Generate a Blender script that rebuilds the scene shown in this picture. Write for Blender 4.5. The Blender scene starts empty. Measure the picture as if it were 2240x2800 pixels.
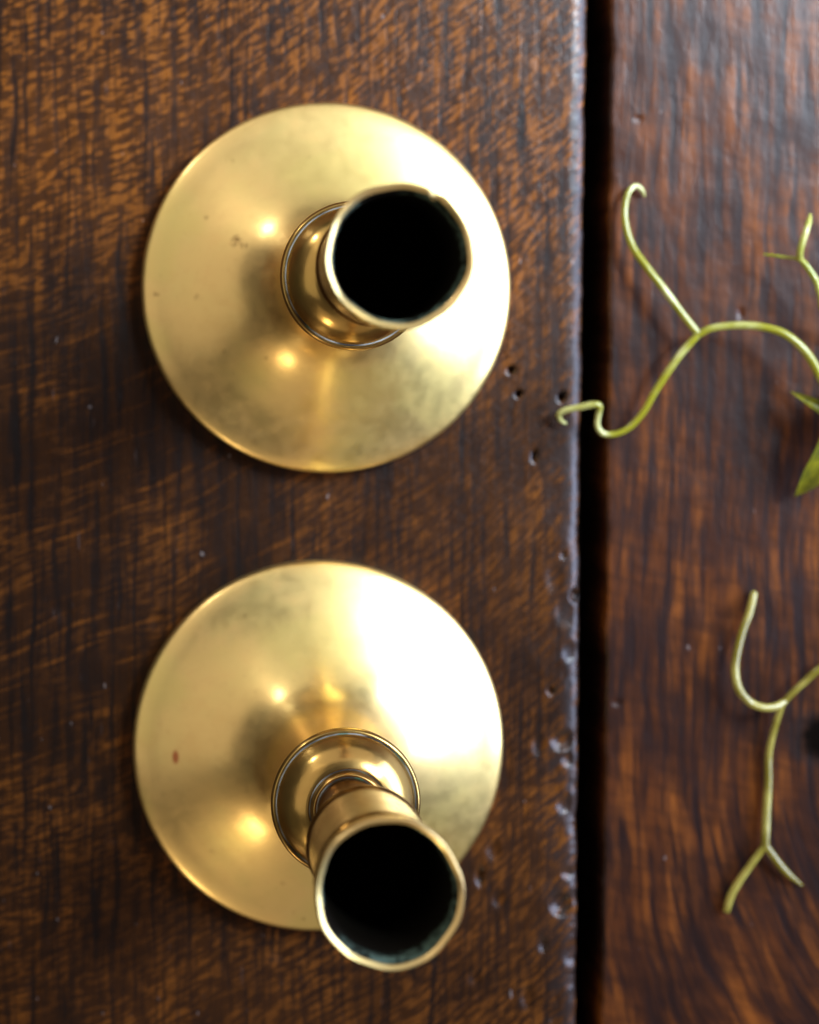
import bpy, math
import numpy as np
from mathutils import Vector, Matrix

sc = bpy.context.scene
C = sc.collection
R = math.radians

# ------------------------------------------------------------------ camera
W, HH, F = 2240.0, 2800.0, 5600.0          # photo pixels, focal length in photo pixels
CAM_H = 0.559                              # camera height above the table
NADIR = (381.0, 1017.0)                    # where straight-down meets the picture
PP = (690.0, 1190.0)                       # optical axis (the photo is a crop)
def cam_axes():
    down = Vector(((NADIR[0]-PP[0])/F, -(NADIR[1]-PP[1])/F, -1)).normalized()
    zc = -down
    xc = Vector((1, 0, 0)); xc = (xc - zc*xc.dot(zc)).normalized()
    yc = zc.cross(xc)
    return Matrix((xc, yc, zc))            # camera vector -> world vector
CW = cam_axes()
cam_d = bpy.data.cameras.new('camera')
cam = bpy.data.objects.new('camera', cam_d); C.objects.link(cam)
cam.matrix_world = Matrix.Translation((0, 0, CAM_H)) @ CW.to_4x4()
cam_d.sensor_fit = 'HORIZONTAL'; cam_d.sensor_width = 24.0
cam_d.lens = 24.0*F/W
cam_d.shift_x = (W/2-PP[0])/W; cam_d.shift_y = (PP[1]-HH/2)/W
cam_d.clip_start = 0.01; cam_d.clip_end = 20
cam_d.dof.use_dof = True
cam_d.dof.focus_distance = 0.476
cam_d.dof.aperture_fstop = 8.0
cam_d.dof.aperture_blades = 0
sc.camera = cam

def P(px, py, z=0.0):
    """point at height z (metres) that the photo shows at pixel px, py"""
    d = CW @ Vector(((px-PP[0])/F, -(py-PP[1])/F, -1))
    t = (z-CAM_H)/d.z
    return Vector((0, 0, CAM_H)) + d*t

# ------------------------------------------------------------------ room light
world = bpy.data.worlds.new('World'); sc.world = world; world.use_nodes = True
bg = world.node_tree.nodes['Background']
bg.inputs['Color'].default_value = (1.0, 0.93, 0.82, 1); bg.inputs['Strength'].default_value = 0.05

def area(name, loc, target, sx, sy, radiance, col, spread=180):
    l = bpy.data.lights.new(name, 'AREA'); l.shape = 'RECTANGLE'; l.size = sx; l.size_y = sy
    l.energy = radiance*sx*sy*math.pi; l.color = col; l.spread = R(spread)
    o = bpy.data.objects.new(name, l); C.objects.link(o)
    o.location = loc
    o.rotation_euler = (Vector(target)-Vector(loc)).to_track_quat('-Z', 'Y').to_euler()
    return o
area('window_light', (0.68, 0.07, 0.29), (0.06, -0.02, 0.05), 0.64, 0.42, 10.4, (0.70, 0.84, 1.20))
area('upper_sheen_light', (0.54, 0.40, 0.66), (0.12, 0.17, 0.0), 0.40, 0.34, 3.8, (0.72, 0.86, 1.0), 48)  # area light added for the sheen on the upper wood, beam narrowed
area('left_wall_bounce', (-1.00, 0.28, 0.88), (0.05, -0.02, 0.0), 1.7, 0.9, 0.64, (1.0, 0.91, 0.76))
area('far_wall_bounce', (0.00, 1.10, 0.60), (0.05, -0.02, 0.0), 2.2, 1.0, 0.68, (0.98, 0.95, 0.90))
area('near_wall_bounce', (0.05, -1.15, 0.55), (0.05, -0.02, 0.0), 2.3, 0.9, 0.33, (1.0, 0.85, 0.62))
area('small_window_light', (-0.56, 0.68, 0.20), (0.05, -0.02, 0.05), 0.06, 0.08, 75.0, (1.0, 0.97, 0.90))
area('warm_lamp_light', (-0.36, -0.74, 0.24), (0.05, -0.02, 0.05), 0.12, 0.12, 17.0, (1.0, 0.82, 0.52))

sc.view_settings.view_transform = 'Standard'; sc.view_settings.look = 'None'
sc.view_settings.exposure = 0.0; sc.view_settings.gamma = 1.0
sc.view_settings.use_curve_mapping = False
sc.render.engine = 'CYCLES'
sc.cycles.use_denoising = True
sc.cycles.max_bounces = 8

# ------------------------------------------------------------------ node helper
class NT:
    def __init__(s, name):
        s.m = bpy.data.materials.new(name); s.m.use_nodes = True
        s.t = s.m.node_tree; s.n = s.t.nodes; s.l = s.t.links
        s.b = s.n['Principled BSDF']
    def put(s, sock, v):
        if isinstance(v, bpy.types.NodeSocket): s.l.new(v, sock)
        elif isinstance(v, (tuple, list)) and len(v) == 3 and sock.type == 'RGBA': sock.default_value = (*v, 1)
        else: sock.default_value = v
    def node(s, t, **kw):
        n = s.n.new(t)
        for k, v in kw.items(): setattr(n, k, v)
        return n
    def math(s, op, a, b=0.0, c=0.0, clamp=False):
        n = s.node('ShaderNodeMath', operation=op, use_clamp=clamp)
        s.put(n.inputs[0], a); s.put(n.inputs[1], b); s.put(n.inputs[2], c)
        return n.outputs[0]
    def add(s, a, b): return s.math('ADD', a, b)
    def sub(s, a, b): return s.math('SUBTRACT', a, b)
    def mul(s, a, b): return s.math('MULTIPLY', a, b)
    def xyz(s, scale=1000.0):
        tc = s.node('ShaderNodeTexCoord')
        sv = s.node('ShaderNodeVectorMath', operation='SCALE'); s.l.new(tc.outputs['Object'], sv.inputs[0]); sv.inputs['Scale'].default_value = scale
        sp = s.node('ShaderNodeSeparateXYZ'); s.l.new(sv.outputs[0], sp.inputs[0])
        s.P = sv.outputs[0]
        return sp.outputs
    def vec(s, x, y, z=0.0):
        c = s.node('ShaderNodeCombineXYZ')
        s.put(c.inputs[0], x); s.put(c.inputs[1], y); s.put(c.inputs[2], z)
        return c.outputs[0]
    def noise(s, vec, scale=1.0, detail=2.0, rough=0.5, dist=0.0):
        n = s.node('ShaderNodeTexNoise'); s.put(n.inputs['Vector'], vec)
        n.inputs['Scale'].default_value = scale; n.inputs['Detail'].default_value = detail
        n.inputs['Roughness'].default_value = rough; n.inputs['Distortion'].default_value = dist
        return n.outputs['Fac']
    def step(s, v, a, b, o0=0.0, o1=1.0):
        n = s.node('ShaderNodeMapRange', interpolation_type='SMOOTHSTEP')
        s.put(n.inputs['Value'], v); n.inputs['From Min'].default_value = a; n.inputs['From Max'].default_value = b
        n.inputs['To Min'].default_value = o0; n.inputs['To Max'].default_value = o1
        return n.outputs[0]
    def mix(s, f, a, b, mode='MIX'):
        n = s.node('ShaderNodeMix', data_type='RGBA', blend_type=mode)
        s.put(n.inputs[0], f); s.put(n.inputs[6], a); s.put(n.inputs[7], b)
        return n.outputs[2]
    def bump(s, h, dist, strength=1.0, prev=None):
        n = s.node('ShaderNodeBump'); s.put(n.inputs['Height'], h)
        n.inputs['Distance'].default_value = dist; n.inputs['Strength'].default_value = strength
        if prev is not None: s.l.new(prev, n.inputs['Normal'])
        return n.outputs[0]
    def spot(s, pt, r0, r1):
        """1 inside r0 of a point (object mm), 0 beyond r1"""
        d = s.node('ShaderNodeVectorMath', operation='DISTANCE'); s.l.new(s.P, d.inputs[0]); d.inputs[1].default_value = pt
        return s.step(d.outputs['Value'], r0, r1, 1.0, 0.0)
    def out(s, **kw):
        for k, v in kw.items(): s.put(s.b.inputs[k.replace('_', ' ')], v)
        return s.m

# ------------------------------------------------------------------ materials
def wood_left():
    m = NT('oak_with_ray_flecks'); X, Y, Z = m.xyz()
    warp = m.mul(m.sub(m.noise(m.vec(X, Y), 0.016, 2), 0.5), 12.0)
    g = m.sub(Y, m.add(m.mul(X, 0.42), m.mul(m.mul(X, X), 0.0021)))
    g = m.add(g, warp)
    gx = m.add(X, m.mul(m.sub(m.noise(m.vec(m.mul(X, .2), m.mul(Y, .03)), 1.0, 2), 0.5), 4.0))
    f1 = m.noise(m.vec(m.mul(X, 0.040), m.mul(g, 0.44)), 1.0, 2.5, 0.55)
    f2 = m.noise(m.vec(m.mul(X, 0.27), m.mul(g, 0.74), 7.3), 1.0, 1.5, 0.5)
    pores = m.noise(m.vec(m.mul(gx, 0.46), m.mul(Y, 0.024), 3.1), 1.0, 3, 0.62)
    fine = m.noise(m.vec(m.mul(gx, 0.9), m.mul(Y, 0.045), 5.0), 1.0, 3, 0.6)
    broad = m.noise(m.vec(m.mul(X, 0.7), Y, 11.0), 0.020, 3, 0.55)
    patch = m.noise(m.vec(X, Y, 41.0), 0.035, 3, 0.6)
    blot = m.noise(m.vec(m.mul(X, 1.2), m.mul(Y, 0.7), 51.0), 0.22, 3, 0.6)
    # base darker with long thin rays across the middle, lower end only lightly flecked
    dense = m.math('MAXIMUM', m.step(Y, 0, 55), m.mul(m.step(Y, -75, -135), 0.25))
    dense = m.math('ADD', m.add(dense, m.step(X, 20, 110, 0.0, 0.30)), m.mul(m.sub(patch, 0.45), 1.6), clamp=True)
    fl1 = m.mul(m.mul(m.step(f1, 0.53, 0.68), m.step(patch, 0.40, 0.60, 0.35, 1.0)), 0.62)
    fl2 = m.mul(m.step(f2, 0.46, 0.63), dense)
    fleck = m.math('MAXIMUM', fl1, fl2)
    fleck = m.mul(fleck, m.step(pores, 0.38, 0.54, 0.20, 1.0))
    fleck = m.mul(fleck, m.step(fine, 0.32, 0.48, 0.55, 1.0))
    fleck = m.mul(fleck, m.step(blot, 0.30, 0.54, 0.8, 1.0))
    base = m.mix(m.step(pores, 0.36, 0.66), (0.0075, 0.0036, 0.0026), (0.046, 0.0150, 0.0037))
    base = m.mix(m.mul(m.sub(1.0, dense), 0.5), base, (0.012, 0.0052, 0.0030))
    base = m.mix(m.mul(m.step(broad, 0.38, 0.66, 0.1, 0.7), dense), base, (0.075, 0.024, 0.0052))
    col = m.mix(m.mul(fleck, 0.92), base, m.mix(patch, (0.175, 0.050, 0.0068), (0.275, 0.090, 0.0128)))
    col = m.mix(m.step(fine, 0.44, 0.32, 0.0, 0.40), col, (0.008, 0.0048, 0.004))
    col = m.mix(m.step(pores, 0.42, 0.28, 0.0, 0.7), col, (0.006, 0.0037, 0.003))
    lines = m.noise(m.vec(m.mul(gx, 0.85), m.mul(Y, 0.006), 61.0), 1.0, 2, 0.5)
    col = m.mix(m.step(lines, 0.60, 0.70, 0.0, 0.75), col, (0.006, 0.0036, 0.003))
    # worn, waxy grey along the front edge of the board
    grime = m.mul(m.step(m.add(X, m.mul(m.noise(m.vec(X, Y, 2.0), 0.11, 3), 22.0)), 118, 134), m.step(f2, 0.66, 0.50))
    col = m.mix(m.mul(grime, 0.7), col, (0.030, 0.021, 0.019))
    scr = m.noise(m.vec(m.mul(X, 1.3), m.mul(Y, 0.10), 21.0), 1.0, 2, 0.5)
    dust = m.step(m.noise(m.vec(X, m.mul(Y, .5), 31.0), 0.55, 1), 0.76, 0.82)
    col = m.mix(m.mul(m.step(scr, 0.70, 0.80), 0.22), col, (0.20, 0.18, 0.19))
    col = m.mix(m.mul(dust, 0.45), col, (0.35, 0.30, 0.29))
    h = m.add(m.mul(pores, 0.5), m.mul(fine, 0.35))
    nb = m.bump(h, 0.00035, 0.5)
    nb = m.bump(m.noise(m.vec(X, Y, 1.0), 0.35, 3, 0.6), 0.0004, 0.4, nb)
    return m.out(Base_Color=col, Roughness=m.sub(m.step(m.add(pores, m.mul(f1, .4)), 0.4, 0.95, 0.36, 0.27), m.mul(m.step(X, 100, 122), 0.03)), Normal=nb, Specular_IOR_Level=0.34)

def wood_right():
    m = NT('oak_with_long_grain'); X, Y, Z = m.xyz()
    # grain runs along the board and swings out towards the lower right
    t = m.math('MAXIMUM', m.sub(-100.0, Y), 0.0)
    sw = m.mul(m.mul(m.mul(t, t), 0.0046), m.math('MULTIPLY', m.sub(X, 118.0), 1/85.0, clamp=True))
    w1 = m.mul(m.sub(m.noise(m.vec(m.mul(X, .8), m.mul(Y, .35), 4.0), 0.045, 2), 0.5), 8.0)
    g = m.sub(m.add(X, w1), sw)
    a = m.noise(m.vec(m.mul(g, 0.20), m.mul(Y, 0.024), 1.7), 1.0, 2.5, 0.55)
    b = m.noise(m.vec(m.mul(g, 0.42), m.mul(Y, 0.036), 9.7), 1.0, 3, 0.55)
    br = m.noise(m.vec(X, Y, 17.0), 0.045, 3, 0.55)
    fine = m.noise(m.vec(m.mul(g, 1.3), m.mul(Y, 0.10), 5.0), 1.0, 3, 0.6)
    st = m.mul(m.step(a, 0.42, 0.66, 0.15, 1.0), m.step(b, 0.36, 0.74))
    st = m.mul(st, m.step(br, 0.32, 0.58, 0.2, 1.0))
    base = m.mix(m.step(b, 0.32, 0.66), (0.017, 0.0062, 0.0044), (0.085, 0.0240, 0.0075))
    base = m.mix(m.step(br, 0.62, 0.42, 0.0, 0.6), base, (0.019, 0.0080, 0.0064))
    col = m.mix(m.mul(st, 0.9), base, m.mix(a, (0.19, 0.048, 0.0075), (0.27, 0.080, 0.0145)))
    col = m.mix(m.step(fine, 0.45, 0.32, 0.0, 0.45), col, (0.014, 0.0075, 0.007))
    rip = m.noise(m.vec(m.mul(X, 0.06), m.mul(m.add(Y, m.mul(X, .25)), 0.26), 71.0), 1.0, 2.5, 0.55)
    col = m.mix(m.step(rip, 0.56, 0.38, 0.0, 0.34), col, (0.020, 0.0075, 0.0050))
    # uneven dark patch by the right side, rougher and less shiny
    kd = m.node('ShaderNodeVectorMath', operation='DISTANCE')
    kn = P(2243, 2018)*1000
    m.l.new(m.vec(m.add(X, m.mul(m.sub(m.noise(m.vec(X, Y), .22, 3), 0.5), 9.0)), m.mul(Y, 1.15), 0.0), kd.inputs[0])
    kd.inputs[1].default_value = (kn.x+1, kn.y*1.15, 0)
    dark_patch = m.step(kd.outputs['Value'], 4.0, 11.5, 1.0, 0.0)
    col = m.mix(dark_patch, col, (0.006, 0.004, 0.003))
    dust = m.step(m.noise(m.vec(X, m.mul(Y, .6), 31.0), 0.45, 1), 0.77, 0.83)
    col = m.mix(m.mul(dust, 0.35), col, (0.33, 0.26, 0.24))
    nb = m.bump(m.add(m.mul(b, 0.6), m.mul(fine, 0.3)), 0.0004, 0.45)
    nb = m.bump(m.noise(m.vec(X, m.mul(Y, .6), 1.0), 0.2, 3, 0.6), 0.0005, 0.4, nb)
    return m.out(Base_Color=col, Roughness=m.add(m.step(b, 0.3, 0.7, 0.36, 0.29), m.mul(dark_patch, 0.4)), Normal=nb, Specular_IOR_Level=m.sub(0.26, m.mul(dark_patch, 0.25)))

def brass(name, rough, spots=(), red=None, seed=0.0, tone=(1, 1, 1), haze=0.5):
    m = NT(name); X, Y, Z = m.xyz()
    pos = m.vec(m.add(X, seed), Y, Z)
    n1 = m.noise(pos, 0.035, 3, 0.55); n2 = m.noise(pos, 0.09, 3, 0.6); n3 = m.noise(pos, 0.9, 3, 0.65)
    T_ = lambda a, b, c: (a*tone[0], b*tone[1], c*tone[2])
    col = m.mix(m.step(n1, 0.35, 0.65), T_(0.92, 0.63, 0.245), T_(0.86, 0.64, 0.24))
    col = m.mix(m.step(n2, 0.50, 0.72, 0.0, 0.5), col, T_(0.90, 0.585, 0.22))
    col = m.mix(m.step(n2, 0.44, 0.28, 0.0, 0.14), col, T_(0.72, 0.55, 0.21))
    n5 = m.noise(pos, 0.30, 4, 0.65)
    col = m.mix(m.step(n5, 0.50, 0.70, 0.0, 0.18), col, T_(0.78, 0.50, 0.18))
    col = m.mix(m.step(m.noise(pos, 0.045, 2), 0.52, 0.66, 0.0, 0.45), col, T_(0.80, 0.64, 0.21))
    pits = m.step(n3, 0.60, 0.76)
    col = m.mix(m.mul(pits, 0.22), col, (0.42, 0.27, 0.10))
    r = m.step(m.add(m.mul(n2, .5), m.mul(n5, .5)), 0.35, 0.65, rough*0.86, rough*1.16)
    jig = m.mul(m.sub(m.noise(pos, 0.7, 2), 0.5), 1.0)
    for pt, rad, amt in spots:
        s_ = m.mul(m.math('MULTIPLY', m.spot(pt, rad*0.3, rad*1.3), m.step(n3, 0.40, 0.58)), amt)
        col = m.mix(s_, col, (0.23, 0.12, 0.045)); 
    if red is not None:
        d = m.node('ShaderNodeVectorMath', operation='MULTIPLY'); m.l.new(m.P, d.inputs[0]); d.inputs[1].default_value = (2.0, 1, 1)
        e = m.node('ShaderNodeVectorMath', operation='DISTANCE'); m.l.new(d.outputs[0], e.inputs[0]); e.inputs[1].default_value = (red[0]*2.0, red[1], red[2])
        col = m.mix(m.step(e.outputs['Value'], 1.0, 2.4, 0.75, 0.0), col, (0.42, 0.04, 0.02))
    nb = m.bump(m.noise(pos, 0.12, 3, 0.5), 0.00022, 0.35)
    nb = m.bump(m.noise(pos, 2.2, 2, 0.6), 0.00003, 0.3, nb)
    rad = m.math('SQRT', m.add(m.mul(X, X), m.mul(Y, Y)))
    nb = m.bump(m.noise(m.vec(m.mul(rad, 2.6), m.mul(m.math('ARCTAN2', Y, X), 0.8), m.mul(Z, 0.5)), 1.0, 2, 0.6), 0.00003, 0.35, nb)
    b2 = m.node('ShaderNodeBsdfPrincipled')
    m.out(Base_Color=col, Metallic=1.0, Roughness=r, Normal=nb)
    m.put(b2.inputs['Base Color'], col); b2.inputs['Metallic'].default_value = 1.0
    m.put(b2.inputs['Roughness'], m.mul(r, 2.0)); m.put(b2.inputs['Normal'], nb)
    mx = m.node('ShaderNodeMixShader'); mx.inputs[0].default_value = haze
    m.l.new(m.b.outputs[0], mx.inputs[1]); m.l.new(b2.outputs[0], mx.inputs[2])
    m.l.new(mx.outputs[0], m.n['Material Output'].inputs['Surface'])
    return m.m

def dark_lining():
    m = NT('dark_verdigris_lining'); X, Y, Z = m.xyz()  # near-black colour makes the hole dark, verdigris near the rim
    n = m.noise(m.P, 0.35, 3, 0.65)
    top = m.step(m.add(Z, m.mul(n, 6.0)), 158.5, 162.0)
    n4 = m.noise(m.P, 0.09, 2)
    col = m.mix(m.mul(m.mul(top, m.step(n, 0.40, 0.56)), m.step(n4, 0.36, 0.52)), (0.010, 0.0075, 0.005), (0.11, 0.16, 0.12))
    return m.out(Base_Color=col, Roughness=0.9, Specular_IOR_Level=0.03)

def groove():
    m = NT('grey_polish_residue'); X, Y, Z = m.xyz()
    n = m.noise(m.P, 0.085, 2, 0.5)
    col = m.mix(m.step(n, 0.42, 0.66), (0.035, 0.028, 0.02), (0.46, 0.45, 0.41))
    col = m.mix(m.step(m.noise(m.P, 0.16, 2), 0.60, 0.68, 0.0, 0.7), col, (0.05, 0.16, 0.09))
    return m.out(Base_Color=col, Roughness=0.55, Metallic=0.3)

def vine(name, c0, c1, rough=0.22, sss=0.06):
    m = NT(name); X, Y, Z = m.xyz()
    n = m.noise(m.P, 0.12, 3, 0.55)
    n2 = m.noise(m.P, 0.035, 2, 0.5)
    col = m.mix(m.step(m.add(m.mul(n, .35), m.mul(n2, .65)), 0.42, 0.60), c0, c1)  # paler stretches paint highlights into the tendril colour
    nb = m.bump(m.noise(m.P, 1.2, 2), 0.0002, 0.3)
    m.b.inputs['Subsurface Radius'].default_value = (0.0012, 0.0014, 0.0003)
    m.b.inputs['Subsurface Scale'].default_value = 1.0
    return m.out(Base_Color=col, Roughness=rough, Normal=nb, Subsurface_Weight=sss, Specular_IOR_Level=0.8)

def leaf_mat():
    m = NT('leaf_green'); X, Y, Z = m.xyz()
    n = m.noise(m.P, 0.25, 3, 0.6)
    col = m.mix(m.step(n, 0.35, 0.65), (0.085, 0.082, 0.003), (0.20, 0.175, 0.005))
    m.b.inputs['Subsurface Radius'].default_value = (0.001, 0.001, 0.0002)
    return m.out(Base_Color=col, Roughness=0.38, Normal=m.bump(m.noise(m.P, 0.8, 2), 0.0003, 0.4))

def dark_wood():
    m = NT('unlit_rail_oak'); X, Y, Z = m.xyz()
    n = m.noise(m.vec(m.mul(X, .05), m.mul(Y, .5)), 1.0, 3)
    return m.out(Base_Color=m.mix(n, (0.010, 0.007, 0.005), (0.03, 0.016, 0.010)), Roughness=0.7)

# ------------------------------------------------------------------ mesh helpers
def mesh_obj(name, verts, faces, mat, parent=None, smooth=True, loc=None):
    me = bpy.data.meshes.new(name)
    me.from_pydata([tuple(v) for v in verts] if not isinstance(verts, np.ndarray) else verts.tolist(), [], faces)
    me.update()
    if smooth: me.polygons.foreach_set('use_smooth', [True]*len(me.polygons))
    me.materials.append(mat)
    o = bpy.data.objects.new(name, me); C.objects.link(o)
    if parent is not None: o.parent = parent
    if loc is not None: o.location = loc
    return o

def empty(name, loc, label, cat, group=None):
    o = bpy.data.objects.new(name, None); C.objects.link(o)
    o.location = loc; o.empty_display_size = 0.02
    o['label'] = label; o['category'] = cat
    if group: o['group'] = group
    return o

rng = np.random.default_rng(11)
def vnoise(x, y, seed):
    """smooth value noise on arrays, unit cell"""
    g = np.random.default_rng(seed).random((64, 64))
    xi = np.floor(x).astype(int); yi = np.floor(y).astype(int)
    fx = x-xi; fy = y-yi; fx = fx*fx*fx*(fx*(fx*6-15)+10); fy = fy*fy*fy*(fy*(fy*6-15)+10)
    def G(a, b): return g[a % 64, b % 64]
    return (G(xi, yi)*(1-fx)*(1-fy)+G(xi+1, yi)*fx*(1-fy)+G(xi, yi+1)*(1-fx)*fy+G(xi+1, yi+1)*fx*fy)-0.5

# ------------------------------------------------------------------ table
table = empty('table', (0, 0, 0), 'dark worn oak table top of two wide planks with a black gap between', 'table')
TH = 0.034
def axis_samples(a, b, fa, fb, fine, coarse):
    """samples from a to b, fine spacing between fa and fb"""
    v = list(np.arange(a, fa, coarse)) + list(np.arange(fa, fb, fine)) + list(np.arange(fb, b, coarse)) + [b]
    return np.array(v)

def plank(edge_px, side, far, mat, dents):
    """one board: side=+1 has its worked edge on the right, -1 on the left"""
    ys = axis_samples(-0.42, 0.34, -0.195, 0.115, 0.0006, 0.008)
    ep = np.array([[P(*p).x, P(*p).y] for p in edge_px]); o = np.argsort(ep[:, 1]); ep = ep[o]
    ex = np.interp(ys, ep[:, 1], ep[:, 0])
    lo = (ys < ep[0, 1]); hi = (ys > ep[-1, 1])
    sl = (ep[-1, 0]-ep[0, 0])/(ep[-1, 1]-ep[0, 1])
    ex[lo] = ep[0, 0]+(ys[lo]-ep[0, 1])*sl; ex[hi] = ep[-1, 0]+(ys[hi]-ep[-1, 1])*sl
    ymm = ys*1000
    chip = 0.5*vnoise(ymm/9, ymm*0, 3+side)+0.30*vnoise(ymm/3.1, ymm*0, 5+side)+0.22*vnoise(ymm/1.3, ymm*0, 8+side)
    ex = ex + side*chip*0.0011
    rad = 0.0048 if side > 0 else 0.0012; rz = 0.0024 if side > 0 else 0.0012
    # cross-section: t = distance in from the edge, z
    ts = np.concatenate([axis_samples(0, far, 0.0, 0.03 if side > 0 else 0.08, 0.0006, 0.0016)[::-1]])
    ts = ts[ts > rad]
    prof = [(t, 0.0) for t in ts]
    for k in range(0, 13):
        a = k/12*math.pi/2
        prof.append((rad-rad*math.sin(a), -rz+rz*math.cos(a)))
    prof += [(0.0, -0.008), (0.0, -0.02), (0.0, -TH), (far, -TH)]
    prof = np.array(prof); n = len(prof); m = len(ys)
    T = np.repeat(prof[None, :, 0], m, 0); Z = np.repeat(prof[None, :, 1], m, 0).copy()
    X = ex[:, None]-side*T; Y = np.repeat(ys[:, None], n, 1)
    top = Z > -0.006
    xm, ym = X*1000, Y*1000
    und = 0.16*vnoise(xm/17, ym/40, 21)+0.07*vnoise(xm/5, ym/11, 22)
    if side > 0:
        near = np.clip((22-T*1000)/22, 0, 1)**1.3*np.clip((10-ym)/60, 0.05, 1)
        und += near*(0.7*np.minimum(0, vnoise(xm/5.2, ym/6.5, 31)+0.10)+0.2*np.minimum(0, vnoise(xm/2.2, ym/3.0, 33)+0.10))
    else:
        und += 0.10*vnoise(xm/7, ym/7, 41)
    for px, py, r, dep, asp in dents:
        c = P(px, py)*1000
        d2 = ((xm-c.x)/r)**2+((ym-c.y)/(r*asp))**2
        und -= dep*(0.7 if 0.5 < dep < 1.25 else 1.0)*np.exp(-d2**2)
    Z = np.where(top, Z+und/1000.0, Z)
    verts = np.stack([X, Y, Z], -1).reshape(-1, 3)
    idx = np.arange(m*n).reshape(m, n)
    q = []
    jn = np.roll(np.arange(n), -1)
    a = idx[:-1, :]; b = idx[1:, :]
    quads = np.stack([a, a[:, jn], b[:, jn], b], -1).reshape(-1, 4)
    if side < 0: quads = quads[:, ::-1]
    faces = quads.tolist()
    c0, c1 = idx[0].tolist(), idx[-1].tolist()
    faces += [c0[::-1], c1] if side > 0 else [c0, c1[::-1]]
    return mesh_obj('plank', verts, faces, mat, table)

S = 2240/1725.0
L_EDGE = [(1238*S, 0), (1232*S, 400*S), (1226*S, 800*S), (1222*S, 1000*S), (1220*S, 1400*S), (1217*S, 1800*S), (1215*S, 2800)]
R_EDGE = [(1288*S, 0), (1285*S, 300*S), (1283*S, 600*S), (1280*S, 900*S), (1278*S, 1200*S), (1275*S, 1500*S), (1271*S, 1800*S), (1267*S, 2800)]
d = lambda x, y, r, dep, asp=1.0: (x*S, y*S, r, dep, asp)
L_DENTS = [d(1077, 779, .78, 6.0), d(1093, 829, .72, 6.0), d(1184, 835, .85, 5.0, 1.4), d(1127, 960, .55, 3.5, 2.6), d(1188, 1168, .7, 1.6),
           d(1162, 1455, .9, 2.0), d(1212, 1255, 1.1, 2.0, 1.5), d(1145, 1990, 1.0, 1.2, 2), d(1012, 1845, 1.0, 1.6, 2.6), d(1040, 1790, 1.7, .8, 1.5),
           d(1050, 1895, 1.6, .7, 1.3), d(1000, 2060, 1.4, .6, 1.4), d(1110, 2100, 1.6, .9, 2.0), d(1135, 1570, 1.6, .5, 1.8),
           d(590, 2010, 1.5, .8, 1.3), d(245, 1765, 1.3, .5), d(70, 2080, 1.6, .6, 2), d(330, 1310, 1.0, .4, 3), d(140, 1290, .9, .5, 3),
           d(1190, 1290, 2.4, .7, 1.7), d(1168, 1215, 2.2, .6, 1.8), d(1200, 1375, 1.8, .9, 1.4), d(1185, 1560, 2.8, 1.3, .9), d(1196, 1600, 1.5, 1.0, 1.2), d(1190, 1695, 2.0, 1.2, 1.2),
           d(1182, 1905, 2.6, 1.8, 1.1), d(1198, 1840, 1.6, 1.2, .8), d(1205, 2010, 2.0, 1.1, 1.5)]
R_DENTS = [d(1640, 1490, .9, .8, .7), d(1300, 1480, 1.4, .6, .6), d(1345, 250, 1.2, .4, .5), d(1560, 660, .8, .5, 1.5)]
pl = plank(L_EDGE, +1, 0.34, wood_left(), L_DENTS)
pl['label'] = 'wide left plank with diagonal orange ray flecks and a dented shiny edge'
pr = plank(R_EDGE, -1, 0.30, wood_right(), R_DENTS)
pr['label'] = 'right plank with long reddish brown grain'
# rail under the boards that closes the gap from below
def box(name, x0, x1, y0, y1, z0, z1, mat, parent):
    v = [(x, y, z) for z in (z0, z1) for y in (y0, y1) for x in (x0, x1)]
    f = [(0, 2, 3, 1), (4, 5, 7, 6), (0, 1, 5, 4), (2, 6, 7, 3), (0, 4, 6, 2), (1, 3, 7, 5)]
    return mesh_obj(name, v, f, mat, parent, False)
box('under_rail', 0.06, 0.19, -0.418, 0.338, -0.075, -TH-0.0005, dark_wood(), table)

# ------------------------------------------------------------------ candlesticks
def smooth_profile(pts, n=6):
    """Catmull-Rom through (r,z); a point given with a third value True stays a hard corner"""
    out = []
    seg = []; segs = []
    for p in pts:
        seg.append(p[:2])
        if len(p) > 2 and p[2] and len(seg) > 1:
            segs.append(seg); seg = [p[:2]]
    if len(seg) > 1: segs.append(seg)
    for s in segs:
        s = [np.array(q, float) for q in s]
        for i in range(len(s)-1):
            p0 = s[i-1] if i > 0 else 2*s[0]-s[1]
            p3 = s[i+2] if i+2 < len(s) else 2*s[-1]-s[-2]
            p1, p2 = s[i], s[i+1]
            for k in range(n):
                t = k/n
                out.append(0.5*((2*p1)+(-p0+p2)*t+(2*p0-5*p1+4*p2-p3)*t*t+(-p0+3*p1-3*p2+p3)*t**3))
        out.append(s[-1])
    res = [out[0]]
    for p in out[1:]:
        if np.hypot(*(p-res[-1])) > 1e-4: res.append(p)
    return np.array(res)

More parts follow.
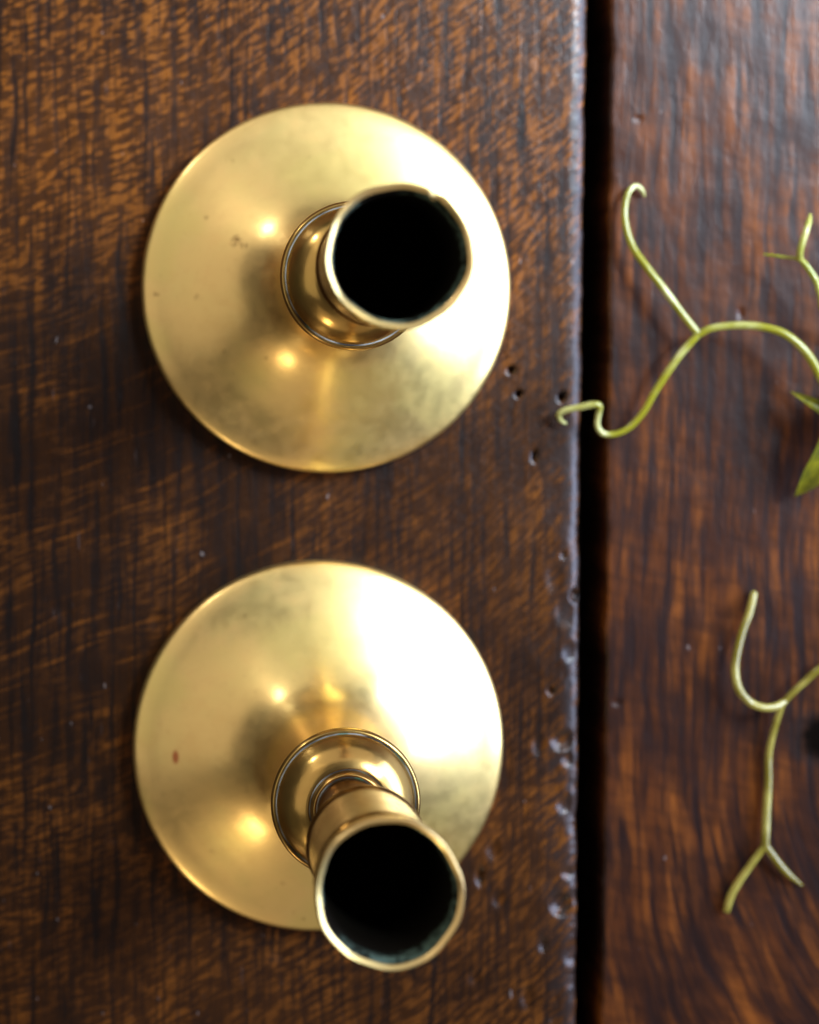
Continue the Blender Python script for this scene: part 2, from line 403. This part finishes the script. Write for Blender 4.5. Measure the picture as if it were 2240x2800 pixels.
def lathe(name, pts, mat, parent, seg=160, n=6, oval=0.0, ph=0.0, deform=None, close_bottom=False, close_top=False, loop=False):
    pr_ = smooth_profile(pts, n)/1000.0
    th = np.linspace(0, 2*math.pi, seg, endpoint=False)
    rr = pr_[:, 0][:, None]*(1+oval*np.cos(2*th+ph)[None, :]+0.4*oval*np.cos(3*th+ph*1.7)[None, :])
    zz = np.repeat(pr_[:, 1][:, None], seg, 1)
    if deform is not None: rr, zz = deform(rr, zz, th[None, :])
    v = np.stack([rr*np.cos(th), rr*np.sin(th), zz], -1).reshape(-1, 3)
    k = len(pr_); idx = np.arange(k*seg).reshape(k, seg); nx = np.roll(np.arange(seg), -1)
    rows = range(k) if loop else range(k-1)
    f = []
    for i in rows:
        a = idx[i]; b = idx[(i+1) % k]
        f += np.stack([a, a[nx], b[nx], b], -1).tolist()
    if close_bottom: f.append(idx[0][::-1].tolist())
    if close_top: f.append(idx[-1].tolist())
    o = mesh_obj(name, v, f, mat, parent)
    return o

M_lining = dark_lining(); M_groove = groove()
def candlestick(px, py, label, r_out, r_in, chip_az, seed, spots, red, sxy=1.0, sz=1.0):
    loc = P(px, py, 0.0055); loc.z = 0.0
    root = empty('candlestick', loc, label, 'candlestick', 'pair of brass candlesticks')
    root.scale = (sxy, sxy, sz)
    mb = brass('satin_brass', 0.225, spots, red, seed, haze=0.6)
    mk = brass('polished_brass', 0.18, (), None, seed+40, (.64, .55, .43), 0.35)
    ms = brass('dark_reflection_brass', 0.19, (), None, seed+70, (.29, .195, .11), 0.35)  # brown of dark reflections on stem and socket put into the colour
    mr = brass('worn_rim_brass', 0.24, (), None, seed+90, (.97, .98, 1.1), 0.5)
    T = True
    base_pts = [(46.5, 0.3, T), (49.2, 0.0, T), (49.7, 0.6), (49.8, 2.5), (49.9, 4.6), (49.85, 5.5), (49.4, 6.2), (48.6, 6.75), (46.5, 7.65), (42, 9.3), (36, 11.8), (30, 14.8), (25, 17.8), (21, 21.0),
                (17.8, 24.5), (15.0, 29.2), (12.8, 35.5), (11.1, 44), (9.6, 60), (9.4, 66), (10.2, 70), (11.6, 72.2, T)]
    base = lathe('base', base_pts, mb, root, 192, 6, 0.0016, seed, close_bottom=True)
    # drip ring: a low dome with a beaded edge
    ring_pts = [(11.0, 71.6, T), (14.2, 72.6), (16.6, 74.3), (17.45, 76.0), (17.6, 77.0), (17.2, 77.9), (16.7, 78.15, T), (16.35, 77.75, T),
                (16.0, 78.1, T), (15.2, 79.5), (13.8, 81.4), (12.0, 83.0), (10.4, 83.9), (9.4, 84.3, T), (9.1, 83.9, T), (8.8, 84.4, T), (8.6, 85.3), (8.2, 85.8), (7.9, 85.7, T), (7.6, 85.3, T), (7.2, 85.4, T)]
    ring = lathe('drip_ring', ring_pts, mk, root, 160, 5, 0.001, seed, close_top=True)
    for r_, z_ in ((16.36, 77.85), (9.1, 84.05), (7.62, 85.42)):
        gp = []
        for k in range(9):
            a = k/8*math.pi
            gp.append((r_+0.26*math.cos(a), z_+0.13*math.sin(a)))
        lathe('groove', gp, M_groove, ring, 128, 1)
    stem_pts = [(7.25, 84.9, T), (7.3, 86.5), (6.9, 90), (6.6, 96), (6.9, 103), (8.0, 110), (9.9, 116), (11.8, 119.6), (12.5, 120.8, T)]
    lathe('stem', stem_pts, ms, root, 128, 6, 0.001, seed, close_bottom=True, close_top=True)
    ro, ri = r_out, r_in
    sock_pts = [(11.2, 119.4, T), (12.6, 119.7), (13.0, 120.5), (12.98, 121.3), (12.7, 121.8, T), (12.55, 122.6, T), (12.65, 130), (12.85, 140), (13.1, 147.5), (13.2, 148.8, T), (13.75, 149.4), (13.9, 150.3), (13.75, 151.2), (13.4, 151.7, T), (13.5, 153.5), (ro-.45, 156.6), (ro-.28, 157.6, T)]
    rim_pts = [(ro-.5, 157.2, T), (ro-.15, 157.5), (ro, 158.6), (ro+.02, 160.0), (ro-.08, 160.7), (ro-.3, 161.0), (ro-.45, 161.0), (ri+.12, 160.5), (ri+.01, 160.3), (ri-.03, 159.8, T), (ri+.02, 158.8, T)]
    def deform(rr, zz, th):
        w = np.clip((zz-0.150)/0.009, 0, 1)
        wob = 0.00022*np.sin(th*2+seed)+0.00013*np.sin(th*5+seed*2)+0.00006*np.sin(th*11+seed*3)
        rr = rr+wob*w
        zz = zz+w*0.00018*np.sin(th*3+seed*1.3)
        if chip_az is not None:
            dth = np.angle(np.exp(1j*(th-R(chip_az))))
            nick = np.exp(-(dth/0.085)**4)*np.clip((zz-0.1585)/0.0016, 0, 1)
            rr = rr-nick*0.0011*np.sign(rr-((ro+ri)/2)/1000.0).clip(0, 1)
            zz = zz-nick*0.0012
        return rr, zz
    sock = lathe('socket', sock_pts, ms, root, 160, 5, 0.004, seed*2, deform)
    lathe('rim', rim_pts, mr, sock, 200, 5, 0.004, seed*2, deform)
    lin = [(ri-.02, 160.15, T), (ri-.35, 158.6), (ri-.75, 156.5), (min(ri-.9, 12.3), 150), (11.9, 140), (11.8, 132, T), (10.5, 130.5), (3.0, 129.5), (0.3, 129.4)]
    def deform2(rr, zz, th):
        w = np.clip((zz-0.150)/0.009, 0, 1)
        wob = 0.00022*np.sin(th*2+seed)+0.00013*np.sin(th*5+seed*2)+0.00006*np.sin(th*11+seed*3)
        return rr+wob*w, zz
    lathe('lining', lin, M_lining, sock, 128, 4, 0.004, seed*2, deform2, close_top=True)
    return root

def on_base(cx, cy, px, py):
    """object-space mm of a mark the photo shows on the flared base"""
    c = P(cx, cy, 0.0055)
    q = P(px, py, 0.006)
    for _ in range(6):
        r = (Vector((q.x, q.y))-Vector((c.x, c.y))).length*1000
        z = np.interp(r, [9.4, 14.6, 21, 30, 36, 42, 46.5, 50], [66, 29.6, 21.0, 14.8, 11.8, 9.3, 7.65, 5.5])
        q = P(px, py, z/1000)
    return ((q.x-c.x)*1000, (q.y-c.y)*1000, z)
C1 = (894, 788); C2 = (872, 2041)
m1 = [(on_base(*C1, x*S, y*S), r, a) for x, y, r, a in ((497, 507, 1.8, .9), (513, 516, 1.3, .8), (330, 619, .9, .7), (435, 458, .8, .45), (490, 340, .7, .35), (415, 625, 1.0, .4), (560, 755, .9, .4), (473, 740, .8, .5), (650, 330, .8, .25))]
m2 = [(on_base(*C2, x*S, y*S), r, a) for x, y, r, a in ((598, 1855, .9, .4), (520, 1300, .8, .3), (450, 1790, .9, .35), (640, 1930, .7, .3))]
candlestick(*C1, 'upper brass candlestick, seen down its socket with a nicked rim', 14.45, 13.2, 60, 1.3, m1, None, 1.003)
candlestick(*C2, 'lower brass candlestick with ringed neck showing and a small red mark on its base', 14.75, 13.5, None, 4.1, m2, on_base(*C2, 374*S, 1594*S), 1.014, 1.02)

# ------------------------------------------------------------------ vine cuttings
def catmull(pts, n=8):
    p = [np.array(q, float) for q in pts]; out = []
    for i in range(len(p)-1):
        p0 = p[i-1] if i > 0 else 2*p[0]-p[1]
        p3 = p[i+2] if i+2 < len(p) else 2*p[-1]-p[-2]
        a, b = p[i], p[i+1]
        for k in range(n):
            t = k/n
            out.append(0.5*(2*a+(-p0+b)*t+(2*p0-5*a+4*b-p3)*t*t+(-p0+3*a-3*b+p3)*t**3))
    out.append(p[-1]); return np.array(out)

def tube(paths, name, mat, parent, sides=12):
    """paths: list of control points (x,y,z,r); all swept into one mesh"""
    V, Fc = [], []
    for path in paths:
        c = catmull(path); pos, rad = c[:, :3], c[:, 3]
        tan = np.gradient(pos, axis=0); tan /= np.linalg.norm(tan, axis=1)[:, None]
        up = np.array([0, 0, 1.0]); nrm = np.cross(tan[0], up)
        if np.linalg.norm(nrm) < 1e-6: nrm = np.array([1.0, 0, 0])
        nrm /= np.linalg.norm(nrm); base = len(V); k = len(pos)
        for i in range(k):
            nrm = nrm-tan[i]*nrm.dot(tan[i]); nrm /= np.linalg.norm(nrm)
            bi = np.cross(tan[i], nrm)
            for j in range(sides):
                a = 2*math.pi*j/sides
                V.append(pos[i]+rad[i]*(nrm*math.cos(a)+bi*math.sin(a)))
        for i in range(k-1):
            for j in range(sides):
                j2 = (j+1) % sides
                Fc.append((base+i*sides+j, base+i*sides+j2, base+(i+1)*sides+j2, base+(i+1)*sides+j))
        for e, i, sgn in ((0, 0, -1), (1, k-1, 1)):       # rounded ends
            V.append(pos[i]+sgn*tan[i]*rad[i]*0.7); t_ = len(V)-1
            for j in range(sides):
                j2 = (j+1) % sides
                a, b = base+i*sides+j, base+i*sides+j2
                Fc.append((b, a, t_) if sgn < 0 else (a, b, t_))
    return mesh_obj(name, V, Fc, mat, parent)

def pts(lst, ox, oy, sc_):
    """(x,y,z mm,r mm) in a zoomed view -> world metres"""
    out = []
    for x, y, z, r in lst:
        q = P(ox+x*sc_, oy+y*sc_, z/1000.0)
        out.append((q.x, q.y, q.z, r*0.94/1000.0))
    return out

M_t1 = vine('pale_tendril', (0.27, 0.245, 0.012), (0.66, 0.63, 0.27))
M_t2 = vine('olive_tendril', (0.20, 0.155, 0.010), (0.44, 0.36, 0.08))
M_st = vine('green_stem', (0.25, 0.30, 0.04), (0.35, 0.38, 0.06))
M_leaf = leaf_mat()

def leaf(tip, base, half, zt, zb, zm, fold, name, parent, turn=0.0):
    """pointed blade folded along its midrib; tip and base in photo pixels"""
    a = np.array(P(*tip, zt/1000)); b = np.array(P(*base, zb/1000))
    ax = b-a; L = np.linalg.norm(ax)
    side = np.cross(ax/L, [0, 0, 1.0]); side /= np.linalg.norm(side)
    nu, nv = 26, 9; V, Fc = [], []
    for lay in (0, 1):
        for i in range(nu):
            u = i/(nu-1)
            c = a+ax*u+np.array([0, 0, 1])*(4*u*(1-u)*(zm/1000))
            w = half/1000*2.2*(u**0.95)*(1-u)**0.62+0.00006
            for j in range(nv):
                s = (j/(nv-1)-0.5)*2
                lift = abs(s)*w*math.tan(R(fold))+s*w*math.tan(R(turn))
                vein = 0.00012*math.sin(u*40+abs(s)*5)*abs(s)
                V.append(c+side*s*w*(1+.04*math.sin(u*19+s))+np.array([0, 0, 1])*(lift+vein-lay*0.00022))
    for lay in (0, 1):
        o_ = lay*nu*nv
        for i in range(nu-1):
            for j in range(nv-1):
                q = (o_+i*nv+j, o_+i*nv+j+1, o_+(i+1)*nv+j+1, o_+(i+1)*nv+j)
                Fc.append(q[::-1] if lay else q)
    for i in range(nu-1):
        for j in (0, nv-1):
            q = (i*nv+j, (i+1)*nv+j, nu*nv+(i+1)*nv+j, nu*nv+i*nv+j)
            Fc.append(q if j else q[::-1])
    return mesh_obj(name, V, Fc, M_leaf, parent)

v1 = empty('vine_cutting', P(2420, 1000), 'green vine cutting whose pale forked tendril curls across the gap, leaf tips beside it', 'vine', 'vine cuttings at the right edge')
inv = Matrix.Translation(-v1.location)
def bind(o, root):
    o.matrix_parent_inverse = Matrix.Translation(-root.location)
    return o
z3 = (1400, 400, 840/1725)
A = pts([(1048, 1055, 9, 1.1), (960, 945, 9, 1.1), (860, 810, 8.5, 1.1), (760, 682, 7.5, 1.1), (682, 570, 6, 1.05), (643, 460, 5, 1.0), (634, 355, 4, .95), (652, 265, 3.5, .9), (692, 222, 3, .78), (728, 243, 2.2, .66), (744, 278, 1.4, .4)], *z3)
B = pts([(1048, 1055, 9, 1.05), (962, 1148, 8.5, 1.1), (880, 1260, 8, 1.1), (802, 1380, 7, 1.05), (738, 1492, 6, 1.0), (660, 1578, 5, .95), (580, 1615, 4.5, .9), (512, 1612, 4.5, .9), (480, 1568, 5, .85), (486, 1505, 6.5, .85), (494, 1462, 7.5, .9), (465, 1449, 8, 1.0), (385, 1464, 7.0, 1.0), (295, 1484, 5.5, .9), (264, 1508, 4.5, .85), (276, 1540, 3.5, .6), (305, 1556, 2.5, .35)], *z3)
Cc = pts([(1045, 1058, 9, 1.05), (1120, 1022, 10, 1.05), (1250, 1006, 11, 1.1), (1390, 1012, 12, 1.15), (1520, 1048, 13, 1.2), (1620, 1122, 13.5, 1.25), (1690, 1212, 13.5, 1.3), (1765, 1345, 13, 1.35), (1860, 1420, 11, 1.4), (2060, 1440, 8, 1.5)], *z3)
bind(tube([A, B, Cc], 'tendril', M_t1, v1), v1)
z5 = (2080, 560, 160/1150)
D = pts([(775, 1075, 14, .95), (780, 900, 16, .95), (832, 700, 17, .95), (900, 500, 17, .9), (950, 330, 16, .85), (975, 190, 15, .45)], *z5)
E = pts([(690, 1045, 13, .55), (800, 1090, 13.5, .8), (910, 1210, 14, .85), (1020, 1370, 14, .9), (1110, 1530, 14, .95), (1180, 1760, 13, 1.0), (1350, 2200, 11, 1.1), (2300, 2700, 8, 1.2)], *z5)
G = pts([(780, 1072, 13.2, .6), (650, 1045, 13, .5), (450, 1022, 12, .45), (250, 992, 11, .4), (60, 970, 10, .25)], *z5)
bind(tube([D, E, G], 'tendril', vine('fresh_tendril', (0.26, 0.27, 0.008), (0.55, 0.51, 0.14)), v1), v1)
bind(leaf((2162, 1070), (2430, 1235), 3.6, 10, 7, 3, 48, 'leaf', v1, turn=14), v1)
bind(leaf((2173, 1358), (2405, 1020), 9.0, 6, 8, 5, 30, 'leaf', v1, turn=-8), v1)
bind(tube([[(*P(2440, 640, .004), .0016), (*P(2405, 900, .007), .0017), (*P(2430, 1130, .007), .0017), (*P(2410, 1400, .004), .0015)]], 'stem', M_st, v1), v1)

v2 = empty('vine_cutting', P(2450, 1950), 'small vine cutting at lower right with an olive tendril that hooks upward and forks below', 'vine', 'vine cuttings at the right edge')
z4 = (1840, 1500, 400/784)
A2 = pts([(600, 822, 6, 1.0), (545, 848, 7.5, 1.15), (480, 852, 8, 1.15), (410, 822, 7.5, 1.2), (352, 750, 7, 1.25), (334, 650, 6, 1.2), (348, 545, 5, 1.15), (375, 440, 4, 1.15), (412, 340, 3, 1.15), (436, 236, 2, 1.05)], *z4)
B2 = pts([(590, 830, 5, .95), (640, 775, 6, 1.0), (720, 702, 7, 1.05), (790, 642, 8, 1.1), (930, 570, 8, 1.2), (1180, 560, 5, 1.4)], *z4)
C2_ = pts([(590, 825, 4.6, .9), (560, 910, 3.6, 1.0), (530, 1020, 2.8, 1.0), (513, 1120, 2.4, 1.1), (512, 1250, 2.3, 1.2), (503, 1400, 2.4, 1.25), (495, 1590, 3.0, 1.25), (488, 1620, 3, .9)], *z4)
D2 = pts([(497, 1590, 3, 1.05), (545, 1660, 3.2, 1.2), (610, 1738, 2.6, 1.15), (692, 1806, 1.6, .45)], *z4)
E2 = pts([(495, 1590, 3, 1.05), (425, 1685, 3.0, 1.1), (355, 1785, 2.4, 1.15), (312, 1862, 2.0, 1.2), (287, 1945, 1.6, 1.05)], *z4)
bind(tube([A2, B2, C2_, D2, E2], 'tendril', M_t2, v2), v2)
bind(leaf((2290, 2075), (2470, 1900), 6.0, 4, 7, 3, 20, 'leaf', v2), v2)
bind(tube([[(*P(2460, 1700, .004), .0016), (*P(2445, 1850, .006), .0017), (*P(2470, 2000, .006), .0017), (*P(2440, 2200, .003), .0014)]], 'stem', M_st, v2), v2)
